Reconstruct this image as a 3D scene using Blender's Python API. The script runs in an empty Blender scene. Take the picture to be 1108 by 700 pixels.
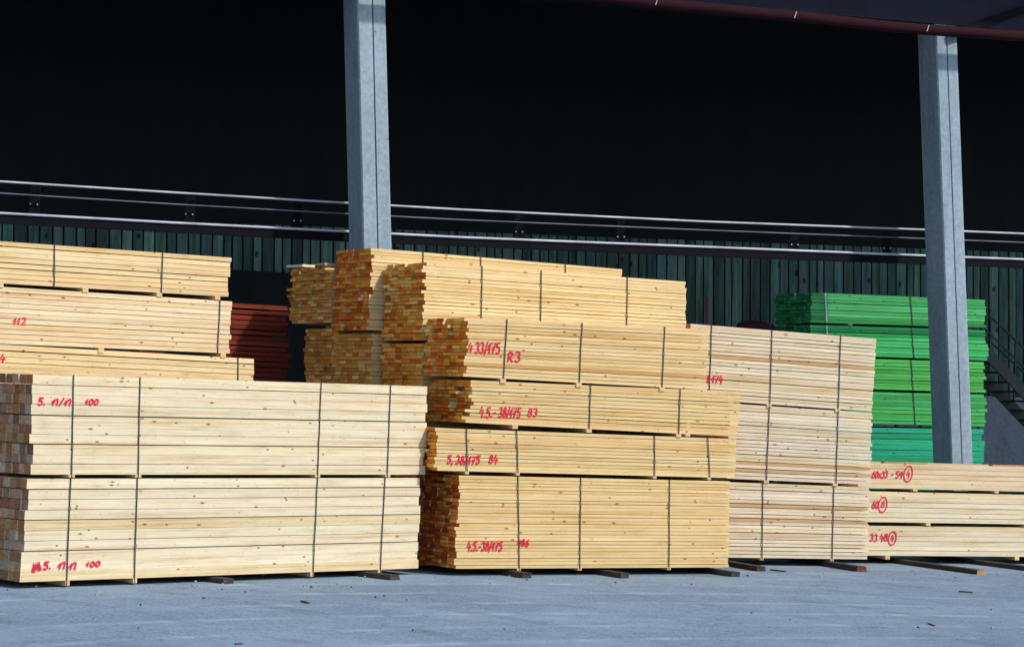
import bpy, math, random
from mathutils import Vector, Matrix
random.seed(7)
R = random.uniform
sc = bpy.context.scene
col = sc.collection

# ------------------------------------------------------------------ camera
F = 2500.0; CX, CY = 554.0, 350.0; H = 2.05
PITCH = math.atan(86 / F); ROLL = 0.038
fw = Vector((0, math.cos(PITCH), math.sin(PITCH)))
r0 = Vector((1, 0, 0)); u0 = Vector((0, -math.sin(PITCH), math.cos(PITCH)))
rt = r0 * math.cos(ROLL) + u0 * math.sin(ROLL)
up = u0 * math.cos(ROLL) - r0 * math.sin(ROLL)
C0 = Vector((0, 0, H))
cam = bpy.data.cameras.new('camera'); co = bpy.data.objects.new('camera', cam); col.objects.link(co)
co.matrix_world = Matrix.Translation(C0) @ Matrix((rt, up, -fw)).transposed().to_4x4()
cam.sensor_fit = 'HORIZONTAL'; cam.sensor_width = 36; cam.lens = 36 * F / 1108
cam.clip_start = .1; cam.clip_end = 3000
sc.camera = co

def ray(px, py):
    return rt * ((px - CX) / F) + up * ((CY - py) / F) + fw
def ground(px, py):
    r = ray(px, py); t = -H / r.z
    return C0 + r * t
def proj(p):
    d = p - C0; z = d.dot(fw)
    return CX + F * d.dot(rt) / z, CY - F * d.dot(up) / z

class Plane:
    """a vertical plane: origin, length direction a, depth direction n"""
    def __init__(s, o, a, off=0):
        s.a = a.normalized(); s.n = Vector((-s.a.y, s.a.x, 0)).normalized()
        s.o = Vector(o) + s.n * off
    def back(s, off): return Plane(s.o, s.a, off)
    def P(s, px, py):
        r = ray(px, py); t = (s.o - C0).dot(s.n) / r.dot(s.n)
        return C0 + r * t
def gplane(g1, g2, off=0):
    a, b = ground(*g1), ground(*g2)
    d = b - a; d.z = 0
    return Plane(a, d, off)

# ------------------------------------------------------------------ materials
def newmat(name):
    m = bpy.data.materials.new(name); m.use_nodes = True
    nt = m.node_tree; b = nt.nodes['Principled BSDF']
    return m, nt, b
def N(nt, t, **kw):
    n = nt.nodes.new(t)
    for k, v in kw.items(): setattr(n, k, v)
    return n
def ramp(nt, fac, stops):
    r = N(nt, 'ShaderNodeValToRGB')
    el = r.color_ramp.elements
    while len(el) < len(stops): el.new(.5)
    for e, (p, c) in zip(el, stops):
        e.position = p; e.color = (c, c, c, 1) if not hasattr(c, '__len__') else (*c, 1)
    nt.links.new(fac, r.inputs[0]); return r.outputs[0]
def mul(nt, a, b, fac=1.0, mode='MULTIPLY'):
    m = N(nt, 'ShaderNodeMix', data_type='RGBA', blend_type=mode)
    m.inputs[0].default_value = fac
    nt.links.new(a, m.inputs[6]); nt.links.new(b, m.inputs[7])
    return m.outputs[2]
def coords(nt, scale):
    tc = N(nt, 'ShaderNodeTexCoord'); mp = N(nt, 'ShaderNodeMapping')
    mp.inputs['Scale'].default_value = scale
    nt.links.new(tc.outputs['Object'], mp.inputs[0]); return mp.outputs[0]
def noise(nt, scale, s=1.0, detail=4, rough=.6):
    n = N(nt, 'ShaderNodeTexNoise'); n.inputs['Scale'].default_value = s
    n.inputs['Detail'].default_value = detail; n.inputs['Roughness'].default_value = rough
    nt.links.new(coords(nt, scale), n.inputs['Vector']); return n.outputs[0]

def wood_side(name, knots=True, lo=.78):
    m, nt, b = newmat(name)
    at = N(nt, 'ShaderNodeAttribute', attribute_name='Col')
    g = noise(nt, (1.1, 9, 60), 1.0, 6, .7)
    c = mul(nt, at.outputs['Color'], ramp(nt, g, [(.3, lo), (.5, .97), (.66, 1.08)]))
    g2 = noise(nt, (.35, 4, 24), 1.0, 4, .6)                       # heartwood bands
    c = mul(nt, c, ramp(nt, g2, [(.32, (.80, .66, .50)), (.46, (.97, .94, .90)), (.6, (1.03, 1.03, 1.04))]))
    blot = noise(nt, (2.6, 5, 14), 1.0, 5, .7)                     # handling marks, resin, bark edge
    c = mul(nt, c, ramp(nt, blot, [(.27, (.62, .52, .42)), (.36, (.92, .88, .82)), (.5, (1, 1, 1)), (.7, (1.03, 1.03, 1.03))]))
    if knots:
        for sc_, r1_, r2_, d1c, d2c in (((5.2, 4, 11), .075, .12, (.2, .11, .06), (.35, .2, .11)), ((1.7, 2, 3.1), .035, .075, (.3, .18, .1), (.62, .42, .26)),
                                        ((9.3, 6, 26), .06, .12, (.30, .2, .12), (.6, .45, .3)), ((3.1, 3, 8.3), .06, .12, (.15, .08, .05), (.5, .3, .17))):
            v = N(nt, 'ShaderNodeTexVoronoi'); v.inputs['Scale'].default_value = 1
            nt.links.new(coords(nt, sc_), v.inputs['Vector'])
            c = mul(nt, c, ramp(nt, v.outputs['Distance'], [(.0, d1c), (r1_, d2c), (r2_, (1, 1, 1))]))
    nt.links.new(c, b.inputs['Base Color'])
    b.inputs['Roughness'].default_value = .75
    b.inputs['Specular IOR Level'].default_value = .2
    bp = N(nt, 'ShaderNodeBump'); bp.inputs['Strength'].default_value = .35; bp.inputs['Distance'].default_value = .004
    nt.links.new(g, bp.inputs['Height']); nt.links.new(bp.outputs[0], b.inputs['Normal'])
    return m
def wood_end(name):
    m, nt, b = newmat(name)
    at = N(nt, 'ShaderNodeAttribute', attribute_name='Col')
    g = noise(nt, (30, 24, 60), 1.0, 3, .6)
    c = mul(nt, at.outputs['Color'], ramp(nt, g, [(.35, .72), (.65, 1.18)]))
    nt.links.new(c, b.inputs['Base Color']); b.inputs['Roughness'].default_value = .9
    b.inputs['Specular IOR Level'].default_value = .1
    return m
def plain(name, color, rough=.7, metal=0, ns=(6, 6, 6), lo=.8, hi=1.15, bump=0):
    m, nt, b = newmat(name)
    rgb = N(nt, 'ShaderNodeRGB'); rgb.outputs[0].default_value = (*color, 1)
    g = noise(nt, ns, 1.0, 5)
    nt.links.new(mul(nt, rgb.outputs[0], ramp(nt, g, [(.3, lo), (.7, hi)])), b.inputs['Base Color'])
    b.inputs['Roughness'].default_value = rough; b.inputs['Metallic'].default_value = metal
    if rough > .6: b.inputs['Specular IOR Level'].default_value = .2
    if bump:
        bp = N(nt, 'ShaderNodeBump'); bp.inputs['Strength'].default_value = bump; bp.inputs['Distance'].default_value = .01
        nt.links.new(g, bp.inputs['Height']); nt.links.new(bp.outputs[0], b.inputs['Normal'])
    return m
M_SIDE = wood_side('sawn_wood'); M_END = wood_end('end_grain')
M_GSIDE = wood_side('treated_green_wood', lo=.62)
M_STRAP = plain('steel_strap', (.02, .02, .022), .5)
M_SEAL = plain('zinc_seal', (.16, .16, .16), .45, .5)
M_WSTRAP = plain('white_strap', (.6, .65, .6), .5)
M_RED = plain('red_crayon', (.62, .008, .05), .7, ns=(60, 60, 60), lo=.85, hi=1.1)
M_SKID = plain('old_skid_wood', (.045, .038, .035), .85, ns=(4, 25, 25), lo=.5, hi=1.6, bump=.5)
M_SKIDR = plain('red_brown_skid_end', (.12, .04, .024), .85, ns=(20, 20, 20), lo=.6, hi=1.4)
M_BEAR = plain('bearer_wood', (.62, .42, .22), .8, ns=(4, 20, 20), lo=.7, hi=1.1)
M_DARK = plain('hall_shade_black', (.006, .009, .010), .9, ns=(3, 3, .5))  # near-black base colour carries the darkness of the hall interior
M_RAILD = plain('dark_steel', (.003, .003, .006), .95)
M_RAILB = plain('zinc_pipe', (.52, .52, .60), .5, ns=(1.5, 1.5, 1.5), lo=.55, hi=1.15)
M_PIPE = plain('maroon_paint', (.020, .0015, .005), .9, ns=(4, 4, 4), lo=.7)
M_BEAM = plain('blue_grey_beam', (.018, .018, .034), .8, ns=(2, 2, 2))
M_WHITE = plain('white_clamp', (.4, .4, .4), .6)
M_STAIR = plain('stair_steel', (.012, .02, .02), .6)
M_MAROON = plain('maroon_cover', (.03, .012, .02), .8)

def concrete(name, base):
    m, nt, b = newmat(name)
    rgb = N(nt, 'ShaderNodeRGB'); rgb.outputs[0].default_value = (*base, 1)
    c = mul(nt, rgb.outputs[0], ramp(nt, noise(nt, (1.2, 1.2, .5), 1.0, 6), [(.3, .78), (.7, 1.12)]))
    c = mul(nt, c, ramp(nt, noise(nt, (14, 14, 14), 1.0, 5, .75), [(.3, .74), (.7, 1.16)]))
    c = mul(nt, c, ramp(nt, noise(nt, (7, 7, .45), 1.0, 6, .7), [(.30, (.74, .74, .73)), (.44, (1, 1, 1)), (.7, (1.06, 1.06, 1.06))]))
    v = N(nt, 'ShaderNodeTexVoronoi'); v.inputs['Scale'].default_value = 5
    nt.links.new(coords(nt, (1, 1, 1)), v.inputs['Vector'])
    c = mul(nt, c, ramp(nt, v.outputs['Distance'], [(0, .35), (.06, .6), (.09, 1)]))
    nt.links.new(c, b.inputs['Base Color']); b.inputs['Roughness'].default_value = .85
    b.inputs['Specular IOR Level'].default_value = .2
    return m
M_CONC = concrete('pillar_concrete', (.275, .345, .40))
M_PLINTH = concrete('plinth_concrete', (.19, .215, .26))

def plank_mat():
    m, nt, b = newmat('weathered_planks')
    at = N(nt, 'ShaderNodeAttribute', attribute_name='Col')
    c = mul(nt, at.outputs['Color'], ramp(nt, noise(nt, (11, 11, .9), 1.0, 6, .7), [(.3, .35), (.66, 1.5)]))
    v = N(nt, 'ShaderNodeTexVoronoi'); v.inputs['Scale'].default_value = 1
    nt.links.new(coords(nt, (4.2, 4.2, 2.6)), v.inputs['Vector'])
    c = mul(nt, c, ramp(nt, v.outputs['Distance'], [(0, .1), (.12, .3), (.17, 1)]))
    nt.links.new(c, b.inputs['Base Color']); b.inputs['Roughness'].default_value = .9
    b.inputs['Specular IOR Level'].default_value = .1
    return m
M_PLANK = plank_mat()

def asphalt():
    m, nt, b = newmat('asphalt_yard')
    rgb = N(nt, 'ShaderNodeRGB'); rgb.outputs[0].default_value = (.170, .232, .303, 1)
    c = mul(nt, rgb.outputs[0], ramp(nt, noise(nt, (30, 13, 30), 1.0, 6, .85), [(.34, .5), (.48, .95), (.56, 1.05), (.68, 1.55)]))
    c = mul(nt, c, ramp(nt, noise(nt, (.3, .35, 1), 1.0, 5, .6), [(.3, .86), (.7, 1.1)]))
    c = mul(nt, c, ramp(nt, noise(nt, (6, 4, 1), 1.0, 7, .8), [(.33, .84), (.5, 1), (.68, 1.14)]))
    # worn pale patches
    d = N(nt, 'ShaderNodeMix', data_type='RGBA', blend_type='MIX')
    nt.links.new(ramp(nt, noise(nt, (.8, .7, 1), 1.0, 9, .72), [(.46, 0), (.68, .42)]), d.inputs[0])
    nt.links.new(c, d.inputs[6]); d.inputs[7].default_value = (.27, .34, .41, 1)
    c = d.outputs[2]
    # curved tyre marks: thin rings round two far turning points, broken up by noise
    for (tx, ty, sc_, col_, st_) in ((-9, 6, 2.3, (.36, .42, .48, 1), .30), (16, 9, 1.7, (.10, .13, .16, 1), .28)):
        tc = N(nt, 'ShaderNodeTexCoord'); mp = N(nt, 'ShaderNodeMapping'); mp.inputs['Location'].default_value = (tx, -ty, 0)
        nt.links.new(tc.outputs['Object'], mp.inputs[0])
        w = N(nt, 'ShaderNodeTexWave', wave_type='RINGS', rings_direction='Z'); w.inputs['Scale'].default_value = sc_ * .12; w.inputs['Distortion'].default_value = 1.5
        w.inputs['Detail'].default_value = 4; w.inputs['Detail Scale'].default_value = .35
        nt.links.new(mp.outputs[0], w.inputs['Vector'])
        f = N(nt, 'ShaderNodeMath', operation='MULTIPLY')
        nt.links.new(ramp(nt, w.outputs['Fac'], [(.90, 0), (.97, st_ * 1.6)]), f.inputs[0])
        nt.links.new(ramp(nt, noise(nt, (1.1, 1.1, 1), 1.0, 6, .75), [(.44, 0), (.6, 1)]), f.inputs[1])
        d = N(nt, 'ShaderNodeMix', data_type='RGBA', blend_type='MIX'); nt.links.new(f.outputs[0], d.inputs[0])
        nt.links.new(c, d.inputs[6]); d.inputs[7].default_value = col_; c = d.outputs[2]
    # fine cracks
    v = N(nt, 'ShaderNodeTexVoronoi', feature='DISTANCE_TO_EDGE'); v.inputs['Scale'].default_value = 1
    wn = N(nt, 'ShaderNodeTexNoise'); wn.inputs['Scale'].default_value = 1.3; wn.inputs['Detail'].default_value = 6
    nt.links.new(coords(nt, (1, 1, 1)), wn.inputs['Vector'])
    ad = N(nt, 'ShaderNodeVectorMath', operation='ADD'); nt.links.new(wn.outputs['Color'], ad.inputs[0]); nt.links.new(coords(nt, (.45, .45, 1)), ad.inputs[1])
    nt.links.new(ad.outputs[0], v.inputs['Vector'])
    c = mul(nt, c, ramp(nt, v.outputs['Distance'], [(0, .62), (.008, 1)]))
    # small stones and dark specks
    v = N(nt, 'ShaderNodeTexVoronoi'); v.inputs['Scale'].default_value = 7
    nt.links.new(coords(nt, (1, 1, 1)), v.inputs['Vector'])
    c = mul(nt, c, ramp(nt, v.outputs['Distance'], [(0, .4), (.08, .65), (.13, 1)]))
    nt.links.new(c, b.inputs['Base Color']); b.inputs['Roughness'].default_value = .9
    b.inputs['Specular IOR Level'].default_value = .15
    bp = N(nt, 'ShaderNodeBump'); bp.inputs['Strength'].default_value = .5; bp.inputs['Distance'].default_value = .012
    nt.links.new(noise(nt, (30, 30, 30), 1.0, 5, .7), bp.inputs['Height']); nt.links.new(bp.outputs[0], b.inputs['Normal'])
    return m
M_GROUND = asphalt()

# ------------------------------------------------------------------ mesh helpers
class MB:
    def __init__(s): s.v = []; s.f = []; s.m = []; s.c = []
    def hexa(s, p, mats=0, cols=(1, 1, 1)):
        """p: 8 points, bottom ring 0-3 then top ring 4-7; faces: bottom, top, front(01), right(12), back(23), left(30)"""
        b = len(s.v); s.v += [tuple(q) for q in p]
        fs = [(3, 2, 1, 0), (4, 5, 6, 7), (0, 1, 5, 4), (1, 2, 6, 5), (2, 3, 7, 6), (3, 0, 4, 7)]
        for i, f in enumerate(fs):
            s.f.append(tuple(b + k for k in f))
            s.m.append(mats if isinstance(mats, int) else mats[i])
            s.c.append(cols if not isinstance(cols[0], (tuple, list)) else cols[i])
    def box(s, x0, x1, y0, y1, z0, z1, mats=0, cols=(1, 1, 1)):
        s.hexa([(x0, y0, z0), (x1, y0, z0), (x1, y1, z0), (x0, y1, z0), (x0, y0, z1), (x1, y0, z1), (x1, y1, z1), (x0, y1, z1)], mats, cols)
    def face(s, pts, mi=0, c=(1, 1, 1)):
        b = len(s.v); s.v += [tuple(q) for q in pts]; s.f.append(tuple(range(b, b + len(pts)))); s.m.append(mi); s.c.append(c)
    def bar(s, a, b_, w, h, upv=Vector((0, 0, 1))):
        a, b_ = Vector(a), Vector(b_); d = (b_ - a).normalized(); sd = d.cross(upv).normalized() * w / 2; u = sd.cross(d).normalized() * h / 2
        s.hexa([a - sd - u, a + sd - u, b_ + sd - u, b_ - sd - u, a - sd + u, a + sd + u, b_ + sd + u, b_ - sd + u])
    def tube(s, pts, r, n=10):
        rings = []
        for i, p in enumerate(pts):
            p = Vector(p); d = (Vector(pts[min(i + 1, len(pts) - 1)]) - Vector(pts[max(i - 1, 0)])).normalized()
            sd = d.cross(Vector((0, 1, 0)) if abs(d.z) > .95 else Vector((0, 0, 1))).normalized(); u = sd.cross(d)
            b = len(s.v); rings.append(b)
            for k in range(n):
                t = 2 * math.pi * k / n; s.v.append(tuple(p + sd * math.cos(t) * r + u * math.sin(t) * r))
        for a, b in zip(rings, rings[1:]):
            for k in range(n):
                s.f.append((a + k, a + (k + 1) % n, b + (k + 1) % n, b + k)); s.m.append(0); s.c.append((1, 1, 1))
        for b, rev in ((rings[0], 1), (rings[-1], 0)):
            f = [b + k for k in range(n)]
            s.f.append(tuple(f[::-1] if not rev else f)); s.m.append(0); s.c.append((1, 1, 1))
    def build(s, name, mats, parent=None, loc=(0, 0, 0), rz=0, smooth=False):
        me = bpy.data.meshes.new(name); me.from_pydata(s.v, [], s.f)
        for m in (mats if isinstance(mats, (list, tuple)) else [mats]): me.materials.append(m)
        me.polygons.foreach_set('material_index', s.m)
        ca = me.color_attributes.new('Col', 'FLOAT_COLOR', 'CORNER')
        dat = []
        for f, c in zip(s.f, s.c): dat += [c[0], c[1], c[2], 1.0] * len(f)
        ca.data.foreach_set('color', dat)
        if smooth: me.polygons.foreach_set('use_smooth', [True] * len(s.f))
        me.update()
        o = bpy.data.objects.new(name, me); col.objects.link(o)
        o.location = loc; o.rotation_euler = (0, 0, rz)
        if parent: o.parent = parent
        return o
def tag(o, label=None, cat=None, group=None, kind=None):
    if label: o['label'] = label
    if cat: o['category'] = cat
    if group: o['group'] = group
    if kind: o['kind'] = kind
    return o
def empty(name, loc, rz=0):
    o = bpy.data.objects.new(name, None); col.objects.link(o); o.location = loc; o.rotation_euler = (0, 0, rz); o.empty_display_size = .3
    return o
def lerp(a, b, t): return a + (b - a) * t

# ------------------------------------------------------------------ handwriting strokes (unit box, y up)
def arc(cx, cy, rx, ry, a0, a1, n=9):
    return [(cx + rx * math.cos(math.radians(lerp(a0, a1, i / n))), cy + ry * math.sin(math.radians(lerp(a0, a1, i / n)))) for i in range(n + 1)]
G = {
 '0': [arc(.5, .5, .4, .5, 80, 440, 14)],
 '1': [[(.02, .35), (.62, 1), (.55, 0)]],
 '2': [arc(.5, .7, .35, .3, 160, -40, 8) + [(.1, 0), (.95, .05)]],
 '3': [arc(.45, .76, .36, .25, 150, -80, 8) + arc(.45, .26, .42, .27, 80, -150, 8)],
 '4': [[(.42, 1.05), (.02, .38), (1.0, .42)], [(.74, .72), (.64, -.05)]],
 '5': [[(.2, 1), (.15, .55)] + arc(.42, .32, .42, .32, 120, -140, 9), [(.2, 1), (.9, 1.02)]],
 '6': [[(.75, 1)] + arc(.5, .32, .42, .32, 150, 500, 12)],
 '7': [[(.05, .95), (.9, 1), (.4, 0)], [(.2, .5), (.8, .55)]],
 '8': [arc(.5, .76, .3, .24, -90, 270, 10), arc(.5, .27, .4, .27, 90, 450, 12)],
 '9': [arc(.5, .7, .35, .3, 0, 360, 10) + [(.75, .1), (.5, 0)]],
 'R': [[(.15, 0), (.2, 1)] + arc(.3, .75, .5, .25, 90, -90, 7) + [(.9, 0)]],
 'J': [[(.3, 1), (.8, 1), (.65, .2), (.4, 0), (.1, .15)]],
 '/': [[(.1, -.1), (.8, 1.1)]],
 '-': [[(.1, .4), (.85, .45)]],
 '.': [[(.3, .0), (.45, .1)]],
 ',': [[(.4, .1), (.25, -.25)]],
 'x': [[(.1, .1), (.9, .7)], [(.1, .7), (.9, .1)]],
 'O': [arc(.5, .5, .75, .8, 60, 440, 18)],
}
# narrow linked ones, as scrawled on the beams
G['n'] = [[(-.05, .35), (.2, .95), (.22, 0)], [(.22, .25), (.5, .9), (.78, 1), (.85, .8), (.8, 0)]]

def write_marks(fn, items, parent, hw=.0075):
    """fn maps a photo position on the face to the local point; every mark is one flat crayon mesh"""
    for (txt, x0, x1, y0, y1, sl) in items:
        mb = MB()
        cw = [.45 if ch in '.,' else .7 if ch in '-/1' else .5 if ch == ' ' else 1 for ch in txt]; w1 = (x1 - x0) / sum(cw)
        for i, ch in enumerate(txt):
            if ch == ' ': continue
            w = w1 * cw[i]; ww = w * .86; ox = x0 + w1 * sum(cw[:i]); jy = R(-.4, .4)
            for st in G[ch]:
                pts = []
                for (gx, gy) in st:
                    qx = ox + gx * ww + (gy - .5) * 1.2; qy = y1 - gy * (y1 - y0) + jy + (qx - x0) * sl
                    pts.append(fn(qx, qy))
                strip(mb, pts, hw)
        mb.build('marking', M_RED, parent)
YT = -.0085
def strip(mb, pts, hw):
    L = []; Rr = []
    for i, p in enumerate(pts):
        a = pts[max(i - 1, 0)]; b = pts[min(i + 1, len(pts) - 1)]
        dx, dz = b[0] - a[0], b[1] - a[1]; l = math.hypot(dx, dz) or 1
        nx, nz = -dz / l * hw, dx / l * hw
        if i == 0: p = (p[0] - dx / l * hw * .6, p[1] - dz / l * hw * .6)
        if i == len(pts) - 1: p = (p[0] + dx / l * hw * .6, p[1] + dz / l * hw * .6)
        L.append((p[0] + nx, p[1] + nz)); Rr.append((p[0] - nx, p[1] - nz))
    strip.k = (strip.k + 1) % 7
    y = YT - strip.k * .00015
    for i in range(len(pts) - 1):
        q = [Rr[i], Rr[i + 1], L[i + 1], L[i]]
        mb.face([(u, y, v) for u, v in q])
strip.k = 0

# ------------------------------------------------------------------ timber bundles
def vary(c, a): 
    k = R(1 - a, 1 + a); return tuple(min(.95, max(0, x * k * R(1 - a * .3, 1 + a * .3))) for x in c)
CREAM = (.635, .555, .395); YELL = (.645, .475, .235); PALE = (.655, .565, .415); LEFTC = (.63, .49, .275)
ENDS_OR = [(.76, .27, .035), (.82, .34, .05), (.60, .13, .015), (.90, .50, .12), (.78, .29, .03), (.66, .17, .02), (.84, .40, .07), (.74, .24, .025)]
ENDS_TAN = [(.72, .30, .06), (.78, .36, .08), (.58, .20, .035), (.86, .48, .15), (.68, .26, .045)]
ENDS_BR = [(.34, .16, .08), (.40, .22, .12), (.26, .13, .08), (.46, .27, .16), (.46, .34, .24), (.38, .15, .055), (.30, .17, .11)]
ENDS_GR = [(.035, .26, .09), (.045, .32, .11), (.03, .2, .08)]
ENDS_RED = [(.12, .012, .01), (.2, .02, .015)]
bundles = {}
def bundle(name, pl, TL, TR, BL, BR, layers, cols, depth, color, ends, label, cat='timber bundle', seps=(), gap=.011,
           straps=(), bearers=(), bz=.06, slay=(), marks=None, jl=.012, jr=.010, jf=.004, va=.07, streak=0, strap_w=.0135, strap_mat=None,
           side_mat=None, hair=.0032, grp='strapped bundles of sawn timber in the yard', jcol=0.0, bearw=.075, hw=.0092, topskip=0):
    pts = [pl.P(*q) for q in (TL, TR, BL, BR)]
    base = pts[2].copy()
    rz = math.atan2(pl.a.y, pl.a.x)
    loc_ = lambda p: ((p - base).dot(pl.a), p.z - base.z)
    tl, tr, bl, br = [loc_(p) for p in pts]
    def bi(u, v):   # u 0..1 along the length, v 0..1 up
        x = lerp(lerp(bl[0], br[0], u), lerp(tl[0], tr[0], u), v)
        z = lerp(lerp(bl[1], br[1], u), lerp(tl[1], tr[1], u), v)
        return x, z
    root = empty(name, base, rz); tag(root, label, cat, grp)
    Lh = max(abs(tl[1] - bl[1]), .1); Ll = br[0] - bl[0]
    # heights of layers
    th = [R(.93, 1.07) for _ in range(layers)]
    gaps = [gap * R(.8, 1.15) if i in seps else hair * R(.3, 2.1) for i in range(1, layers)]
    tot = sum(th); avail = Lh - sum(gaps); z = 0; rows = []
    for i in range(layers):
        h = th[i] / tot * avail
        rows.append((z / Lh, (z + h) / Lh)); z += h + (gaps[i] if i < layers - 1 else 0)
    mb = MB(); w = depth / cols
    for i, (v0, v1) in enumerate(rows):
        lay = R(-jl, jl) * .8; cl = vary(color, va * .6)
        for j in range(cols):
            if j < topskip and i == layers - 1: continue
            da = lay + R(-jl, jl) + (R(-jcol, 0) if random.random() < .25 else 0); db_ = R(-jr, jr)
            fy = R(-jf, jf) if j == 0 else .001
            y0 = j * w + (fy if j == 0 else .001); y1 = (j + 1) * w - .002
            ua, ub = da / Ll, 1 + db_ / Ll
            c = vary(cl, va * .7)
            if i in slay: c = (c[0] * .80, c[1] * .60, c[2] * .42)
            elif random.random() < .14: c = (c[0] * .95, c[1] * .88, c[2] * .76)
            ce = vary(random.choice(ends), .18)
            cs = (c, c, c, vary(random.choice(ends), .1), c, ce)
            P = []
            for v in (v0, v1):
                for (u, y) in ((ua, y0), (ub, y0), (ub, y1), (ua, y1)):
                    x, zz = bi(u, v); P.append((x, y, zz))
            mb.hexa(P, [0, 0, 0, 1, 0, 1], cs)
    mb.build('boards', [side_mat or M_SIDE, M_END], root)
    # bearers below, straps round boards and bearer
    def uof(px, py):
        x, zz = loc_(pl.P(px, py)); return x, zz
    for px in bearers:
        t = (px - BL[0]) / (BR[0] - BL[0]); py = lerp(BL[1], BR[1], t)
        x, zz = uof(px, py)
        m = MB(); m.box(x - bearw / 2, x + bearw / 2, -.012, depth + .01, zz - bz, zz - .001)
        m.build('bearer', M_BEAR, root)
    for s in straps:
        (xt, xb) = s[:2]; low = s[2] if len(s) > 2 else 0
        tt = (xt - TL[0]) / (TR[0] - TL[0]); yt = lerp(TL[1], TR[1], tt)
        tb = (xb - BL[0]) / (BR[0] - BL[0]); yb = lerp(BL[1], BR[1], tb)
        xa, za = uof(xt, yt); xc, zc = uof(xb, yb); zc -= low
        m = MB(); hw_ = strap_w / 2; yo = -.013; yi = -.011
        seg = 6; pv = None
        bow = [0] + [R(-.003, .003) for _ in range(seg - 1)] + [0]
        for k in range(seg):
            A = (lerp(xc, xa, k / seg) + bow[k], lerp(zc, za + .004, k / seg)); B = (lerp(xc, xa, (k + 1) / seg) + bow[k + 1], lerp(zc, za + .004, (k + 1) / seg))
            m.hexa([(A[0] - hw_, yo, A[1]), (A[0] + hw_, yo, A[1]), (A[0] + hw_, yi, A[1]), (A[0] - hw_, yi, A[1]),
                    (B[0] - hw_, yo, B[1]), (B[0] + hw_, yo, B[1]), (B[0] + hw_, yi, B[1]), (B[0] - hw_, yi, B[1])])
        m.box(xa - hw_, xa + hw_, yo, depth + .012, za + .0045, za + .0065)
        m.box(xc - hw_, xc + hw_, depth + .0125, depth + .0145, zc, za + .004)
        m.box(xc - hw_, xc + hw_, yo, depth + .012, zc - .0035, zc - .0005)
        so = m.build('strap', M_STRAP, root)
        t = R(.3, .8); sx, sz = lerp(xc, xa, t), lerp(zc, za, t); m = MB(); m.box(sx - hw_ - .003, sx + hw_ + .003, yo - .005, yo - .0005, sz - .02, sz + .02)
        m.build('seal', M_SEAL, so)
    if marks: write_marks(uof, marks, root, hw)
    bundles[name + str(len(bundles))] = (root, pl, base)
    return root

S1 = gplane((22, 637), (452, 621.5))
A = gplane((491, 623), (788, 621.2))
E = gplane((788, 611.5), (939, 613.2))
Fp = gplane((943, 609.8), (1108, 610.6))
L = S1.back(1.45); Bp = A.back(1.09); Cp = A.back(2.18); Dp = A.back(3.27); RD = A.back(5.0)

tri = lambda n, k, first: [i for i in range(first, n, k)]
# -- front left stack of square beams
bundle('beam_bundle', S1, (31, 518), (454.5, 517), (22.5, 629.5), (451.5, 614.5), 10, 10, 1.1, CREAM, ENDS_BR,
       'lower bundle of thick square cream beams at front left, red blot beside its numbers',
       seps=(3, 6, 9), gap=.011, hair=.003, straps=[(76, 71.5, .05), (148, 145, .05), (343, 338, .05), (416, 411, .05)],
       bearers=[72.5, 145.5, 337, 410], bz=.052, bearw=.05, jl=.018, jr=.02,
       marks=[('5.', 47, 56, 607.5, 615, -.02), ('n', 63, 72, 608, 615, -.02), ('n', 75, 84, 608, 615, -.02), ('100', 93, 109, 607.5, 612.5, -.02)])
bundle('beam_bundle', S1, (35, 405), (461.5, 418), (34, 513.3), (458.8, 513.3), 10, 10, 1.1, (.635, .545, .375), ENDS_BR,
       'upper bundle of thick square cream beams at front left, resting on the lower one',
       seps=(3, 6, 9), gap=.011, hair=.003, straps=[(79, 77, .03), (151, 149, .03), (347, 343, .03), (422, 418.5, .03)],
       bearers=[77, 149, 343, 419], bz=.03, jl=.02, jr=.03,
       marks=[('5.', 41, 50, 430.5, 437.5, .01), ('n/n', 56, 78, 431.5, 438, .01), ('100', 92, 107, 432, 437.5, .01)])
# -- left column behind it
bundle('board_bundle', L, (-120, 366), (274.3, 388.3), (-120, 618), (275.5, 606), 40, 6, 1.1, LEFTC, ENDS_TAN,
       'long board bundle at left, only its top showing between the beams and bundle 112',
       seps=tri(40, 5, 4), straps=[(257, 257)], bearers=[20, 160, 250], bz=.08, jr=.012,
       marks=[('4', 0, 6, 384.5, 391.5, 0)])
bundle('board_bundle', L, (-130, 302), (250.5, 326.2), (-130, 366.5), (248.5, 382.3), 11, 6, 1.1, (.635, .52, .345), ENDS_TAN,
       'board bundle marked 112 in the middle of the left column', seps=(4, 8), gap=.007,
       straps=[(237.5, 235)], bearers=[-60, 109, 241], bz=.055, jr=.02,
       marks=[('112', 14, 28.5, 343.5, 350.5, .04)])
bundle('board_bundle', L, (-120, 252.5), (249.6, 279), (-120, 299.5), (246.8, 321), 8, 6, 1.1, LEFTC, ENDS_TAN,
       'topmost board bundle of the left column, with two straps and no writing', seps=(3, 4, 7), gap=.011,
       straps=[(58.5, 58), (175.5, 174)], bearers=[0, 92, 172, 235], bz=.045, jr=.02)
# -- red boards
bundle('board_bundle', RD, (150, 322), (311, 331.5), (150, 590), (317, 592), 46, 5, .9, (.17, .025, .012), ENDS_RED,
       'stack of thin dark red boards in the gap behind the left column', 'timber stack', seps=tri(46, 3, 2), gap=.02,
       hair=.013, straps=[(200, 200)], bearers=[170, 290], bz=.06, jr=.05, va=.35, grp=None)
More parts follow.
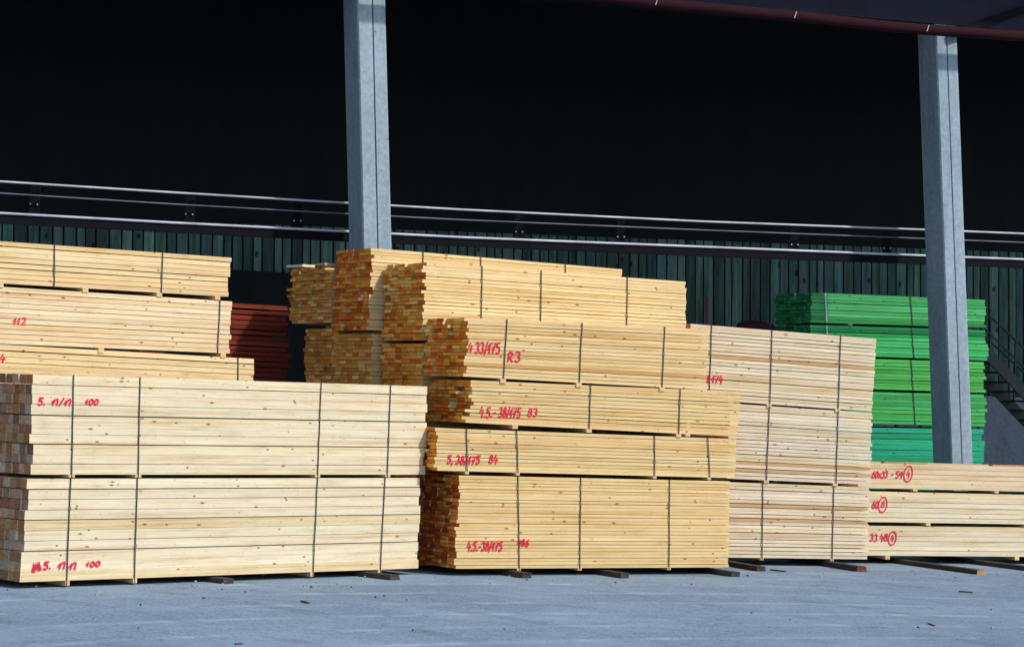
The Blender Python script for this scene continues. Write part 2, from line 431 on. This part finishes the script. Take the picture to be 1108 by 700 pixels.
# -- middle stack A
bundle('plank_bundle', A, (497.5, 514.3), (789.5, 520.7), (491.3, 615), (787.9, 613.4), 27, 6, 1.03, YELL, [(.52, .125, .02), (.62, .19, .035), (.38, .07, .012), (.70, .28, .06)],  # end colours darkened to stand for shade from the beam stack alongside
       'bottom plank bundle of the middle stack, the tallest one with shaded red-brown ends',
       seps=tri(27, 4, 3), gap=.006, straps=[(560, 561.5, .03), (628, 627, .03), (724, 723.4, .03)], bearers=[561, 627, 723.5], bz=.03, bearw=.05,
       jl=.02, jr=.006, marks=[('4.5.-38/175', 505.5, 544, 586.5, 595.5, -.01), ('186', 561, 572.5, 583.5, 590.5, 0)])
bundle('plank_bundle', A, (472.5, 463), (797.5, 475), (472.5, 509), (794.5, 517), 12, 6, 1.03, YELL, ENDS_OR,
       'plank bundle marked 84, second from the bottom in the middle stack', seps=(4, 8), gap=.007,
       straps=[(504.5, 505), (558.5, 560), (707.7, 708), (765.5, 767.5)], bearers=[505, 560, 708, 767], bz=.032, bearw=.05,
       jl=.02, marks=[('5,', 484, 491, 493, 501, 0), ('38/175', 493, 520, 493, 501.5, .02), ('84', 529, 539, 493, 501, 0)], jcol=.05)
bundle('plank_bundle', A, (511.3, 411.5), (801.5, 424), (507, 457.3), (798, 472.3), 12, 6, 1.03, YELL, ENDS_OR,
       'plank bundle marked 83, third from the bottom in the middle stack', seps=(3, 6, 9), gap=.008,
       straps=[(638.7, 637), (735.6, 734)], bearers=[557, 637, 734], bz=.045, jl=.03, jcol=.08,
       marks=[('4.5.-', 519, 537, 440.5, 451, .01), ('38/175', 539.5, 564, 441, 451, .02), ('83', 571, 582, 442, 450.5, 0)])
bundle('plank_bundle', A, (507, 344), (767.5, 356.3), (503.7, 407.3), (763.5, 421.5), 17, 6, 1.03, YELL, ENDS_OR,
       'plank bundle marked R3, topmost of the front row in the middle stack', seps=tri(17, 4, 3), gap=.007,
       straps=[(548.3, 544.5), (629.5, 626.4), (719, 716)], bearers=[544, 626, 716], bz=.055, jl=.022, jcol=.06, slay=(3,),
       marks=[('4', 506.5, 512, 372, 381, 0), ('33/175', 514, 542, 370.5, 382, .03), ('R3', 549, 564.5, 380.5, 391, 0)])
# -- second row B
bundle('plank_bundle', Bp, (457, 371.8), (748, 386.5), (451, 612), (744, 606), 56, 6, 1.03, YELL, ENDS_OR,
       'plank bundle of which only orange ends show, just left of the bundle marked R3', seps=tri(56, 4, 3), gap=.006, straps=[(520, 519), (678, 677)],
       bearers=[500, 700], bz=.09, jl=.022, jcol=.04)
bundle('plank_bundle', Bp, (460.7, 284), (742, 305), (456.5, 368), (741.5, 382), 22, 6, 1.03, (.68, .52, .27), ENDS_OR,
       'plank bundle with bright orange ends directly behind and above the bundle marked R3', seps=tri(22, 4, 2), gap=.009,
       straps=[(521.3, 520), (585.3, 584), (678.4, 677.6)], bearers=[500, 600, 700], bz=.03, jl=.022, jr=.014, jcol=.05)
# -- third row C
bundle('plank_bundle', Cp, (402.5, 361), (665, 375), (398, 604), (660, 600), 58, 6, 1.03, YELL, ENDS_TAN,
       'plank bundle under the highest bundle, its narrow side showing above the front beams', seps=tri(58, 4, 3), gap=.008, straps=[(520, 519)],
       bearers=[430, 620], bz=.09, jl=.018, jcol=.03)
bundle('plank_bundle', Cp, (403.5, 268.5), (672.8, 291.5), (399.5, 357), (668, 371.5), 23, 6, 1.03, (.68, .52, .275), ENDS_OR[:3] + ENDS_OR[4:6] + [(.55, .10, .012)],
       'highest plank bundle of all, red-brown ends at its left, in front of the left pillar', seps=tri(23, 4, 3), gap=.008,
       straps=[(457.6, 455), (520, 519), (611.5, 610)], bearers=[425, 520, 640], bz=.03, jl=.024, jr=.012, jcol=.05)
# -- fourth row D
bundle('plank_bundle', Dp, (366, 355.5), (560, 366), (362, 596), (560, 595), 58, 6, .99, YELL, ENDS_TAN,
       'lower bundle of tan plank ends just right of the dark red boards', seps=tri(58, 4, 3), gap=.008, bearers=[400, 520], bz=.09, jl=.018, jcol=.04)
d1 = bundle('plank_bundle', Dp, (358.5, 288.5), (560, 300), (356.5, 349), (560, 360), 17, 7, 1.2, YELL, ENDS_TAN,
       'overhanging bundle of plank ends left of the highest bundle, loose boards on top', seps=tri(17, 4, 3), gap=.006, bearers=[400, 520], bz=.05,
       jl=.02, jcol=.06, topskip=2)
# -- stack E
bundle('lath_bundle', E, (786, 521.5), (941, 527.2), (783, 602.8), (938.6, 604.9), 21, 6, .9, PALE, ENDS_TAN,
       'bottom bundle of pale boards right of the middle stack, standing on dark skids', seps=tri(21, 4, 3), hair=.0045, gap=.011,
       straps=[(825, 824.3, .03), (902, 900, .03)], bearers=[824.3, 900], bz=.03, bearw=.05, jr=.016, va=.09, slay=(10, 14))
bundle('lath_bundle', E, (790, 436.5), (943.9, 446.8), (787, 517.6), (941, 524.2), 21, 6, .9, PALE, ENDS_TAN,
       'middle bundle of pale boards right of the middle stack, two orange streaks near its bottom', seps=tri(21, 4, 3), hair=.0045, gap=.011,
       straps=[(832, 829), (906.6, 904.3)], bearers=[829, 903.5], bz=.04, jr=.018, va=.09, slay=(2, 4))
bundle('lath_bundle', E, (748, 350.4), (948, 366.7), (744, 431), (943.6, 445), 21, 6, .9, (.66, .56, .395), ENDS_TAN,
       'top bundle of pale boards marked 174, right of the middle stack', seps=tri(21, 4, 2), hair=.0045, gap=.011,
       straps=[(769.7, 767), (835, 832.6), (909.4, 906.5)], bearers=[790, 832, 906], bz=.045, jr=.012, va=.08, slay=(12,),
       marks=[('JR', 760.5, 768, 406.5, 413.5, .05), ('174', 770.5, 782.5, 406, 414, .08)])
# -- stack F
bundle('board_bundle', Fp, (926, 568.6), (1230, 572), (924, 600.6), (1230, 603), 6, 6, .95, CREAM, ENDS_TAN,
       'bottom bundle of the low stack at right, marked 33 and 48', seps=(3,), gap=.007, hair=.003, bearers=[960, 1100, 1190], bz=.05,
       marks=[('33 48', 941, 961, 577.5, 585, 0), ('4', 964, 967.5, 578.5, 585, 0), ('O', 962.5, 969, 577.5, 586.5, 0)])
bundle('board_bundle', Fp, (928, 531.2), (1235, 538), (926, 564.3), (1235, 569), 6, 6, .95, CREAM, ENDS_TAN,
       'middle bundle of the low stack at right, marked 60', seps=(3,), gap=.007, hair=.003, bearers=[1004, 1110, 1190], bz=.04,
       marks=[('60', 943.5, 951, 542, 550, 0), ('6', 953.5, 957.5, 541.5, 549, 0), ('O', 952, 959, 540.5, 550.5, 0)])
bundle('board_bundle', Fp, (930, 500.6), (1240, 508.5), (928, 527.6), (1240, 534.5), 5, 6, .95, (.62, .49, .32), ENDS_TAN,
       'top bundle of the low stack at right, marked 60x33 and 59', seps=(3,), gap=.006, hair=.003, bearers=[990, 1078, 1190], bz=.033,
       marks=[('60x33', 943.5, 961, 510, 516.5, 0), ('-', 964, 967, 510, 516, 0), ('59', 969, 977, 510, 517, 0), ('4', 981, 985, 509, 516, 0), ('O', 979.5, 986.5, 507.5, 518, 0)])

# blot beside the marks on the lower beams
def blot():
    root = [o for o in bpy.data.objects if o.get('label', '').startswith('lower bundle of thick square')][0]
    base = root.location; mb = MB(); seq = []
    for k in range(9):
        q = S1.P(35.5 + k * .95, 618 - (k % 2) * 8 - k * .3); seq.append(((q - Vector(base)).dot(S1.a), q.z - base[2]))
    strip(mb, seq, .02)
    mb.build('marking', M_RED, root)
bpy.context.view_layer.update()
blot()

# loose boards on top of bundles
def loose(pl, p1, p2, w, th, label, depth_off=0, colr=(.6, .47, .28)):
    a = pl.back(depth_off).P(*p1); b = pl.back(depth_off).P(*p2); d = b - a; l = d.length
    rz = math.atan2(d.y, d.x); mb = MB()
    for k in range(1):
        mb.box(0, l, 0, w, 0, th, [0, 0, 0, 1, 0, 1], colr)
    o = mb.build('loose_board', [M_SIDE, M_END], None, a, rz); o.rotation_euler.y = -math.asin(d.z / l)
    tag(o, label, 'board')
loose(Fp, (957, 501.1), (1004, 502.2), .09, .022, 'short brown lath lying on the low right stack, left of the pillar foot', .05, (.34, .2, .11))
loose(Fp, (1074, 504.2), (1150, 506.2), .09, .022, 'reddish lath lying on the low right stack at the right edge of the photo', .05, (.42, .2, .12))
# pale boards crossing the top of D
def cross_board(pl, px, py, py2, off0, length, skew, label, colr):
    a = pl.back(off0).P(px, py); dv = (pl.n + pl.a * skew).normalized()
    rz = math.atan2(dv.y, dv.x); mb = MB(); mb.box(0, length, -.09, .09, 0, .03, [0, 0, 0, 1, 0, 1], [colr] * 6)
    o = mb.build('loose_board', [M_SIDE, M_END], None, a, rz); tag(o, label, 'board')
cross_board(Dp, 334, 289.0, 0, .02, .44, -.05, 'pale loose board lying askew on the far left end of the middle stacks', (.78, .66, .42))
cross_board(Dp, 358, 287.4, 0, .02, .40, .0, 'brownish loose board lying against the highest bundle, right of the pale one', (.5, .33, .2))

# ------------------------------------------------------------------ the hall
PL_L = Plane(Vector((-.0624 * 33, 33, 0)), Vector((.943, .332, 0)))
def onp(px, py, off=0): return PL_L.back(off).P(px, py)
hall_loc = Vector(PL_L.o)
hall = empty('timber_hall', hall_loc); tag(hall, 'dark open-fronted hall behind the stacks, with two grey concrete pillars and a plank wall', 'building')
loc = lambda p: Vector(p) - hall_loc
def line_pt(p, q, z):
    t = (z - p.z) / (q.z - p.z); return p + (q - p) * t
def find_depth(px, py, cornerfn):
    lo, hi = .05, 2.5
    for _ in range(40):
        m = (lo + hi) / 2; x, _y = proj(cornerfn + PL_L.n * m)
        if x > px: lo = m
        else: hi = m
    return lo
def pillar(y1, e1, y2, e2, ztop, gr_bottom=0):
    # e = (left edge, front left corner, groove, right edge) at photo heights y1 and y2
    mids = [(onp(e1[i], y1), onp(e2[i], y2)) for i in (1, 2, 3)]
    d = (find_depth(e1[0], y1, mids[0][0]) + find_depth(e2[0], y2, mids[0][1])) / 2
    zs = [-.1, 1.0, ztop]; g = .010; rings = []
    for z in (-.1, ztop):
        fl, gp, fr = [line_pt(a, b, z) for a, b in mids]
        n = PL_L.n; a = PL_L.a; ch = .02
        ring = [fl + n * ch, fl + a * ch, gp - a * g, gp - a * g + n * .05, gp + a * g + n * .05, gp + a * g, fr - a * ch, fr + n * ch, fr + n * (d - ch), fr - a * ch + n * d, fl + a * ch + n * d, fl + n * (d - ch)]
        rings.append([loc(p) for p in ring])
    mb = MB(); k = len(rings[0])
    for i in range(k): mb.face([rings[0][i], rings[0][(i + 1) % k], rings[1][(i + 1) % k], rings[1][i]])
    mb.face(rings[1]); mb.face(rings[0][::-1])
    mb.build('pillar', M_CONC, hall)
    return d
ZT = 8.6
d1_ = pillar(0, (372, 386.5, 403, 417), 268, (377, 393, 409, 424), ZT)
d2_ = pillar(45, (993.5, 1013, 1024.5, 1036), 500, (1008.5, 1029.5, 1041, 1053), ZT)
print('pillar depth', d1_, d2_, 'pillar2 Z', onp(1030, 500).y)

# back wall : vertical planks, one mesh; plinth below; above, a near-black wall with the hall's shade in its colour
WOFF = 7.0
W = PL_L.back(WOFF)
wa = lambda s_, z, off=0: loc(W.o + W.a * s_ + Vector((0, 0, z)) + W.n * off)
def s_at(px, py): return (W.P(px, py) - W.o).dot(W.a)
s_l, s_r = s_at(-700, 300), s_at(1900, 300)
zlow = W.P(1085, 428).z; ztopL = W.P(0, 236).z; ztopR = W.P(1108, 276).z; s0, s1_ = s_at(0, 236), s_at(1108, 276)
print('wall z', zlow, ztopL, ztopR, 'Z', W.P(554, 300).y)
zt = lambda s_: lerp(ztopL, ztopR, (s_ - s0) / (s1_ - s0))
mb = MB(); s_ = s_l; lean = -.035
dl, dr_ = s_at(238, 300), s_at(352, 300); zdoor = W.P(280, 294).z
def wplank(s_, w_, z0, z1, off, c):
    sh = lambda z: lean * (z - 3)
    mb.hexa([wa(s_ + sh(z0), z0, off), wa(s_ + w_ + sh(z0), z0, off), wa(s_ + w_ + sh(z0), z0, off + .03), wa(s_ + sh(z0), z0, off + .03),
             wa(s_ + sh(z1), z1, off), wa(s_ + w_ + sh(z1), z1, off), wa(s_ + w_ + sh(z1), z1, off + .03), wa(s_ + sh(z1), z1, off + .03)], 0, c)
while s_ < s_r:
    w_ = R(.14, .23); k = R(.45, 1.35) * (1.6 if random.random() < .1 else 1)
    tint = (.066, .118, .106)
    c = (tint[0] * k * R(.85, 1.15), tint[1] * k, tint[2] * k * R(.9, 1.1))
    z0 = zlow
    if dl < s_ + w_ / 2 < dr_: z0 = zdoor
    wplank(s_, w_ - .03, z0, zt(s_) + .05, R(0, .02), c)
    s_ += w_
mb.build('plank_wall', M_PLANK, hall)
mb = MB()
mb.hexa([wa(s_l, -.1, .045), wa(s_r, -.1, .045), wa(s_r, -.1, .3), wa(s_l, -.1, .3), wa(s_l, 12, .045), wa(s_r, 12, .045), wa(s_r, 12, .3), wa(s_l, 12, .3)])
mb.build('shade_dark_wall', M_DARK, hall)
mb = MB()
mb.hexa([wa(s_l, -.1, -.12), wa(s_r, -.1, -.12), wa(s_r, -.1, .04), wa(s_l, -.1, .04), wa(s_l, zlow - .02, -.12), wa(s_r, zlow - .02, -.12), wa(s_r, zlow - .02, .04), wa(s_l, zlow - .02, .04)])
mb.build('plinth', M_PLINTH, hall)
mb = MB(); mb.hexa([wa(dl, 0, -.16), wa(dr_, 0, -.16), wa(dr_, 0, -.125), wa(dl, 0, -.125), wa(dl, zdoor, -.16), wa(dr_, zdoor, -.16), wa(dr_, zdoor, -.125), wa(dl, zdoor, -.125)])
mb.build('doorway_shade_panel', M_DARK, hall)  # flat black panel painted as the shade inside an open doorway
# eave beam along the pillars, roof, brace
def yb(x): return 1.5 + .1000 * (x - 664) if x > 500 else 1.5 - 16.4 + .085 * (x - 500)
mb = MB()
p1, p2 = onp(-1100, yb(-1100), .05), onp(1900, yb(1108) + .07 * (1900 - 1108), .05)
n = PL_L.n
for off0, off1, h0, h1 in ((-.09, .35, .0, 1.09),):
    mb.hexa([loc(p1 + n * off0 + Vector((0, 0, h0))), loc(p2 + n * off0 + Vector((0, 0, h0))), loc(p2 + n * off1 + Vector((0, 0, h0))), loc(p1 + n * off1 + Vector((0, 0, h0))),
             loc(p1 + n * off0 + Vector((0, 0, h1))), loc(p2 + n * off0 + Vector((0, 0, h1))), loc(p2 + n * off1 + Vector((0, 0, h1))), loc(p1 + n * off1 + Vector((0, 0, h1)))])
mb.build('eave_beam', M_BEAM, hall)
mb = MB()
q = [p1 - n * 1.0, p2 - n * 1.0, p2 + n * 8, p1 + n * 8]
mb.hexa([loc(p + Vector((0, 0, 1.1))) for p in q] + [loc(p + Vector((0, 0, 1.4))) for p in q])
mb.build('roof', M_BEAM, hall)
mb = MB(); mb.bar(loc(onp(1030, 37, -.06)), loc(onp(1180, -14, -.06)), .10, .12); mb.build('brace', M_RAILD, hall)
print('eave z', p1.z, p2.z)

# maroon pipe along the eave with white clamps
pts = [onp(x, y, -.35) for x, y in ((-400, -92), (300, -30), (664, -1.5), (708, 4), (858, 18), (960, 29), (1001, 32.5), (1104, 39.5), (1300, 52))]
base = pts[0].copy(); pr = empty('overhead_pipe', base); tag(pr, 'dark maroon pipe running under the roof edge past the right pillar', 'pipe')
mb = MB(); mb.tube([p - base for p in pts], .085, 12); mb.build('pipe_run', M_PIPE, pr, smooth=True)
for x, y in ((708, 4), (858, 18), (1001, 32.5)):
    p = onp(x, y, -.35) - base; a = PL_L.a
    mb = MB(); mb.bar(p + Vector((-.015, 0, -.04)) - n * .09, p + Vector((.015, 0, .06)) - n * .09, .014, .012, Vector((0, 1, 0))); mb.build('clamp', M_WHITE, pr)

# pipe rack on the back wall
RK = PL_L.back(1.15)
base = RK.P(0, 231); rk = empty('pipe_rack', base); tag(rk, 'three long pale pipes on a dark beam running across the back wall of the hall', 'pipes')
def run(pts_, r, mat, nm, off=0):
    pts_ = [(-500, pts_[0][1] - 500 * .058)] + pts_ + [(1600, pts_[-1][1] + 492 * .034)]
    mb = MB(); mb.tube([RK.back(off).P(*q) - base for q in pts_], r, 10); mb.build(nm, mat, rk, smooth=True)
run([(0, 196.6), (187, 208.5), (375, 219.8), (500, 227), (760, 239.8), (998, 248.6), (1108, 253)], .016, M_RAILB, 'pipe')
run([(0, 209.2), (187, 221), (375, 231.5), (500, 238), (760, 249), (998, 258.2), (1108, 262.5)], .010, plain('dull_pipe', (.16, .15, .22), .6, ns=(1.5, 1.5, 1.5), lo=.4), 'pipe')
run([(0, 230.8), (187, 241.2), (375, 250.6), (500, 257), (760, 267.2), (998, 276.6), (1108, 280.8)], .019, M_RAILB, 'pipe')
mb = MB(); pb = [(-500, 236 - 29), (0, 237), (375, 256.8), (760, 273), (1108, 286), (1600, 303)]
pb = [RK.back(.06).P(*q) - base for q in pb]
for a_, b_ in zip(pb, pb[1:]): mb.bar(a_, b_, .10, .13)
mb.build('beam', M_RAILD, rk)
for x, yy in ((37, 218), (205, 229), (322, 236), (562, 248), (672, 253.5), (860, 262), (960, 266)):
    c = RK.back(.1).P(x, yy) - base; mb = MB(); mb.box(c.x - .07, c.x + .07, c.y, c.y + .05, c.z - .22, c.z + .22)
    bk = mb.build('bracket', M_RAILD, rk)
    mb = MB()
    for dx in (-.05, .05): mb.box(c.x + dx - .009, c.x + dx + .009, c.y - .02, c.y - .001, c.z - .05, c.z - .032)
    mb.build('bolt', M_RAILB, bk)

# ------------------------------------------------------------------ green boards inside the hall
GP = PL_L.back(2.1)
def green(TL, TR, BL, BR, lay, label, c, marks=None, straps=(), seps=(), wst=None, **k):
    r = bundle('green_board_bundle', GP, TL, TR, BL, BR, lay, 7, 1.35, c, ENDS_GR, label, 'green timber bundle', seps=seps, straps=straps,
               side_mat=M_GSIDE, grp='bundles of green boards stacked in the hall', va=.22, jl=.02, jr=.035, hair=.006, gap=.011, strap_w=.017, **k)
    if wst:
        xa, ya, xb, yb_ = wst; base = r.location
        f = lambda x, y: ((GP.P(x, y) - base).dot(GP.a), GP.P(x, y).z - base[2])
        A_, B_ = f(xb, yb_), f(xa, ya); m = MB(); w = .012
        m.hexa([(A_[0] - w, -.02, A_[1]), (A_[0] + w, -.02, A_[1]), (A_[0] + w, -.016, A_[1]), (A_[0] - w, -.016, A_[1]),
                (B_[0] - w, -.02, B_[1]), (B_[0] + w, -.02, B_[1]), (B_[0] + w, -.016, B_[1]), (B_[0] - w, -.016, B_[1])])
        st = m.build('strap', M_WSTRAP, r); st['label'] = 'white strap'
    return r
green((878, 462), (1064, 464.2), (884, 590), (1064, 596), 22, 'teal green boards at the bottom of the green stack, bluer than the bundles above', (.02, .38, .20),
      seps=(3, 6, 9, 12, 15, 18), bearers=[900, 1000], bz=.10)
green((878, 422.5), (1066.5, 427), (879, 456.5), (1066.8, 461.5), 9, 'green bundle directly on the teal boards', (.05, .36, .09), straps=[(988, 990)], bearers=[920, 1010], bz=.012)
green((877, 386.5), (1065, 392), (878, 419), (1066.5, 424.6), 9, 'third green bundle from the top, right of the pale boards', (.065, .38, .08), straps=[(985.5, 988)], bearers=[920, 1010], bz=.03)
green((877, 351.5), (1066.5, 357.3), (878, 383.5), (1070, 390), 9, 'second green bundle from the top, its lowest boards sticking out at the right', (.055, .46, .135), straps=[(986, 989)], bearers=[920, 1010], bz=.025, wst=(894, 352, 895.5, 376))
green((877, 316.5), (1066.4, 324.6), (877.5, 349), (1066, 354.7), 9, 'topmost green bundle, tied with a white strap at its left', (.075, .46, .15), straps=[(985, 987)], bearers=[920, 1010], bz=.025, wst=(892.6, 317.5, 894, 349), seps=(4,))

# red post and dark rounded cover beyond the pale stack
p = PL_L.back(4.5).P(765.5, 321); z = p.z
mb = MB(); mb.tube([(0, 0, 0), (0, 0, z * .5), (0, 0, z - .02)], .03, 10); mb.tube([(0, 0, z - .0195), (0, 0, z)], .04, 10)
o = mb.build('red_post', plain('red_post_paint', (.16, .012, .02), .6), None, (p.x, p.y, 0), smooth=False); tag(o, 'thin red post standing against the plank wall behind the pale boards', 'post')
a = PL_L.back(3.0).P(797, 356); b = PL_L.back(3.0).P(838, 356); cen = (a + b) / 2; hz = PL_L.back(3.0).P(818, 347).z
mb = MB(); hwid = (b - a).length / 2; rings = []
prof = [(1.12, 0), (1.12, hz * .55), (1.08, hz - .35), (1.0, hz - .14), (.85, hz - .05), (.5, hz - .008), (.12, hz)]
for rr, zz in prof:
    rings.append([Vector((math.cos(t * math.pi / 10) * hwid * rr * (1 + .03 * math.sin(t * 3)), math.sin(t * math.pi / 10) * hwid * rr * .9, zz)) for t in range(20)])
for r1, r2 in zip(rings, rings[1:]):
    for k in range(20): mb.face([r1[k], r1[(k + 1) % 20], r2[(k + 1) % 20], r2[k]])
mb.face(rings[-1])
o = mb.build('covered_pile', M_MAROON, None, (cen.x, cen.y, 0), math.atan2(PL_L.a.y, PL_L.a.x)); tag(o, 'dark maroon rounded cover showing between the pale boards and the green stack', 'cover')

# steel stairs at the right edge, descending to the right
ST = PL_L.back(5.2); ST2 = PL_L.back(6.1)
base = ground(1090, 590); base = ST.P(1070, 428); base.z = 0
st = empty('steel_stairs', base); tag(st, 'dark steel stairs with handrails going down to the right beside the green stack', 'stairs')
u1, v1 = ST.P(1064, 378), ST.P(1200, 522)
for pl_ in (ST, ST2):
    off = pl_.o - ST.o; mb = MB(); mb.bar(u1 + off - base, v1 + off - base, .05, .2); mb.build('stringer', M_STAIR, st)
for i in range(14):
    t = (i + .5) / 14; c = u1.lerp(v1, t) - base; mb = MB(); off = ST2.o - ST.o; d = ST.a * .13
    mb.hexa([c - d, c + d, c + d + off, c - d + off] + [q_ + Vector((0, 0, .03)) for q_ in (c - d, c + d, c + d + off, c - d + off)])
    mb.build('tread', M_STAIR, st)
for (q1, q2, r) in (((1058, 330), (1200, 462), .022), ((1062, 352), (1200, 488), .018)):
    for pl_ in (ST, ST2):
        off = pl_.o - ST.o; mb = MB(); mb.tube([ST.P(*q1) + off - base, ST.P(*q2) + off - base], r, 8); mb.build('handrail', M_STAIR, st)
for x in (1072, 1099, 1126, 1153):
    y0_ = 330 + (x - 1058) * .93; y1_ = 378 + (x - 1064) * 1.06
    for pl_ in (ST, ST2):
        off = pl_.o - ST.o; mb = MB(); mb.tube([ST.P(x, y0_) + off - base, ST.P(x - 1, y1_) + off - base], .02, 8); mb.build('post', M_STAIR, st)

# platform carrying the head of the stairs
mb = MB(); p_ = u1 - base
mb.hexa([p_ + v for v in (ST.a * -1.3, Vector((0, 0, 0)), ST2.o - ST.o, ST.a * -1.3 + ST2.o - ST.o)] + [p_ + v + Vector((0, 0, .06)) for v in (ST.a * -1.3, Vector((0, 0, 0)), ST2.o - ST.o, ST.a * -1.3 + ST2.o - ST.o)])
mb.build('landing', M_STAIR, st)
for k in (0.05, 1.25):
    for pl_ in (ST, ST2):
        q = p_ - ST.a * k + (pl_.o - ST.o); mb = MB(); mb.tube([(q.x, q.y, 0), (q.x, q.y, q.z)], .035, 8); mb.build('landing_leg', M_STAIR, st)

# ------------------------------------------------------------------ skids
def skid(end_px, pl, length, w, h, label, mat=M_SKID, endmat=None, skew=0):
    e = ground(*end_px); d = (pl.n + pl.a * skew).normalized()
    rz = math.atan2(d.y, d.x); mb = MB(); seg = 6; rings = []
    for i in range(seg + 1):
        x = length * i / seg; j = lambda: R(-.006, .006)
        if i == 0: rings.append([Vector((x + R(0, .03), -w / 2 + j(), 0)), Vector((x + R(0, .03), w / 2 + j(), 0)), Vector((x + R(0, .02), w / 2 * .93, h)), Vector((x + R(0, .02), -w / 2 * .93, h))])
        else: rings.append([Vector((x, -w / 2 + j(), 0)), Vector((x, w / 2 + j(), 0)), Vector((x, w / 2 * .95 + j(), h)), Vector((x, -w / 2 * .95 + j(), h))])
    for a_, b_ in zip(rings, rings[1:]):
        for k in range(4): mb.face([a_[k], b_[k], b_[(k + 1) % 4], a_[(k + 1) % 4]])
    mb.face(rings[0][::-1], 1); mb.face(rings[-1])
    o = mb.build('timber_skid', [mat, endmat or mat], None, e + Vector((0, 0, .001)), rz)
    tag(o, label, 'skid', 'dark wooden skids under the stacks'); return o
HS = .062
skid((248, 631.5), S1, 2.4, .14, .055, 'dark skid end under the middle of the front beam stack')
skid((428, 627.5), S1, 2.4, .14, .055, 'dark skid end under the right end of the front beam stack')
skid((571, 625.5), A, 2.6, .13, HS, 'dark skid under the middle stack, left one, beside the third strap from the left')
skid((677, 625.5), A, 2.6, .13, HS, 'dark skid under the centre of the middle stack')
skid((797, 624), A, 2.6, .13, HS, 'dark skid under the right end of the middle stack')
skid((824, 618), E, 2.6, .13, HS, 'short dark skid sticking out under the left of the pale stack')
skid((933, 618.5), E, 3.4, .15, .07, 'long dark skid with a reddish end under the pale stack', endmat=M_SKIDR)
skid((1062, 621.5), Fp, 4.2, .14, .06, 'long dark skid with a bright yellow cut end before the low right stack', endmat=plain('fresh_cut', (.36, .2, .06), .8))
skid((1122, 618.5), Fp, 4.2, .14, .06, 'dark skid running out of the photo at the lower right')
skid((1170, 614), Fp, 3.6, .24, .045, 'brown plank skid under the low right stack at the photo edge', mat=plain('brown_plank', (.16, .08, .05), .85, ns=(4, 20, 20)))

# debris
mb = MB()
def chip(px, py, l, w, c):
    p = ground(px, py); t = R(0, 3.14) if l < .15 else math.atan2(A.n.y, A.n.x) + R(-.6, .6); dx, dy = math.cos(t) * l / 2, math.sin(t) * l / 2; ex, ey = -math.sin(t) * w / 2, math.cos(t) * w / 2; z0 = .004; z1 = R(.010, .022)
    q = [(-dx - ex, -dy - ey), (dx - ex, dy - ey), (dx + ex, dy + ey), (-dx + ex, -dy + ey)]
    mb.hexa([(p.x + a_, p.y + b_, z0) for a_, b_ in q] + [(p.x + a_ * .9, p.y + b_ * .8, z1) for a_, b_ in q], 0, c)
for _ in range(120):
    x = R(0, 1108); y = R(622, 650) if x < 460 else R(612, 634) if x < 800 else R(608, 632)
    if random.random() < .12: y = R(620, 699)
    c = random.choice([(.36, .29, .2), (.34, .33, .30), (.14, .08, .05), (.06, .05, .045), (.3, .33, .37)])
    chip(x, y, R(.01, .035), R(.008, .018), c)
for x, y, l in ((842, 618, .3), (1008, 676, .25), (1045, 641, .18), (620, 607, .1), (258, 697, .07), (330, 652, .2)): chip(x, y, l, .03, (.09, .05, .04))
o = mb.build('wood_debris', M_END); tag(o, 'bark chips and sawdust scattered on the yard in front of the stacks', 'debris', None, 'stuff')

# ------------------------------------------------------------------ ground
mb = MB(); mb.face([(-900, -600, 0), (900, -600, 0), (900, 1500, 0), (-900, 1500, 0)])
g = mb.build('ground', M_GROUND); tag(g, 'blue-grey asphalt yard', None, None, 'structure')

# ------------------------------------------------------------------ light
SUN = Vector((.857, -.515, 0)).normalized(); EL = math.radians(44)
sd = Vector((SUN.x * math.cos(EL), SUN.y * math.cos(EL), math.sin(EL)))
ld = bpy.data.lights.new('sun', 'SUN'); ld.energy = 3.3; ld.angle = math.radians(3); ld.color = (1, .96, .89)
lo = bpy.data.objects.new('sun', ld); col.objects.link(lo); lo.rotation_euler = sd.to_track_quat('Z', 'Y').to_euler()
w = bpy.data.worlds.new('World'); sc.world = w; w.use_nodes = True; nt = w.node_tree
sky = nt.nodes.new('ShaderNodeTexSky'); sky.sky_type = 'NISHITA'; sky.sun_disc = False
sky.sun_elevation = EL; sky.sun_rotation = math.atan2(SUN.x, SUN.y)
nt.links.new(sky.outputs[0], nt.nodes['Background'].inputs[0]); nt.nodes['Background'].inputs[1].default_value = .15
sc.view_settings.view_transform = 'Standard'; sc.view_settings.look = 'None'; sc.view_settings.gamma = 1; sc.view_settings.exposure = .25
for k, (o, pl_, b_) in bundles.items(): print(k, [round(v, 2) for v in b_], o['label'][:40])
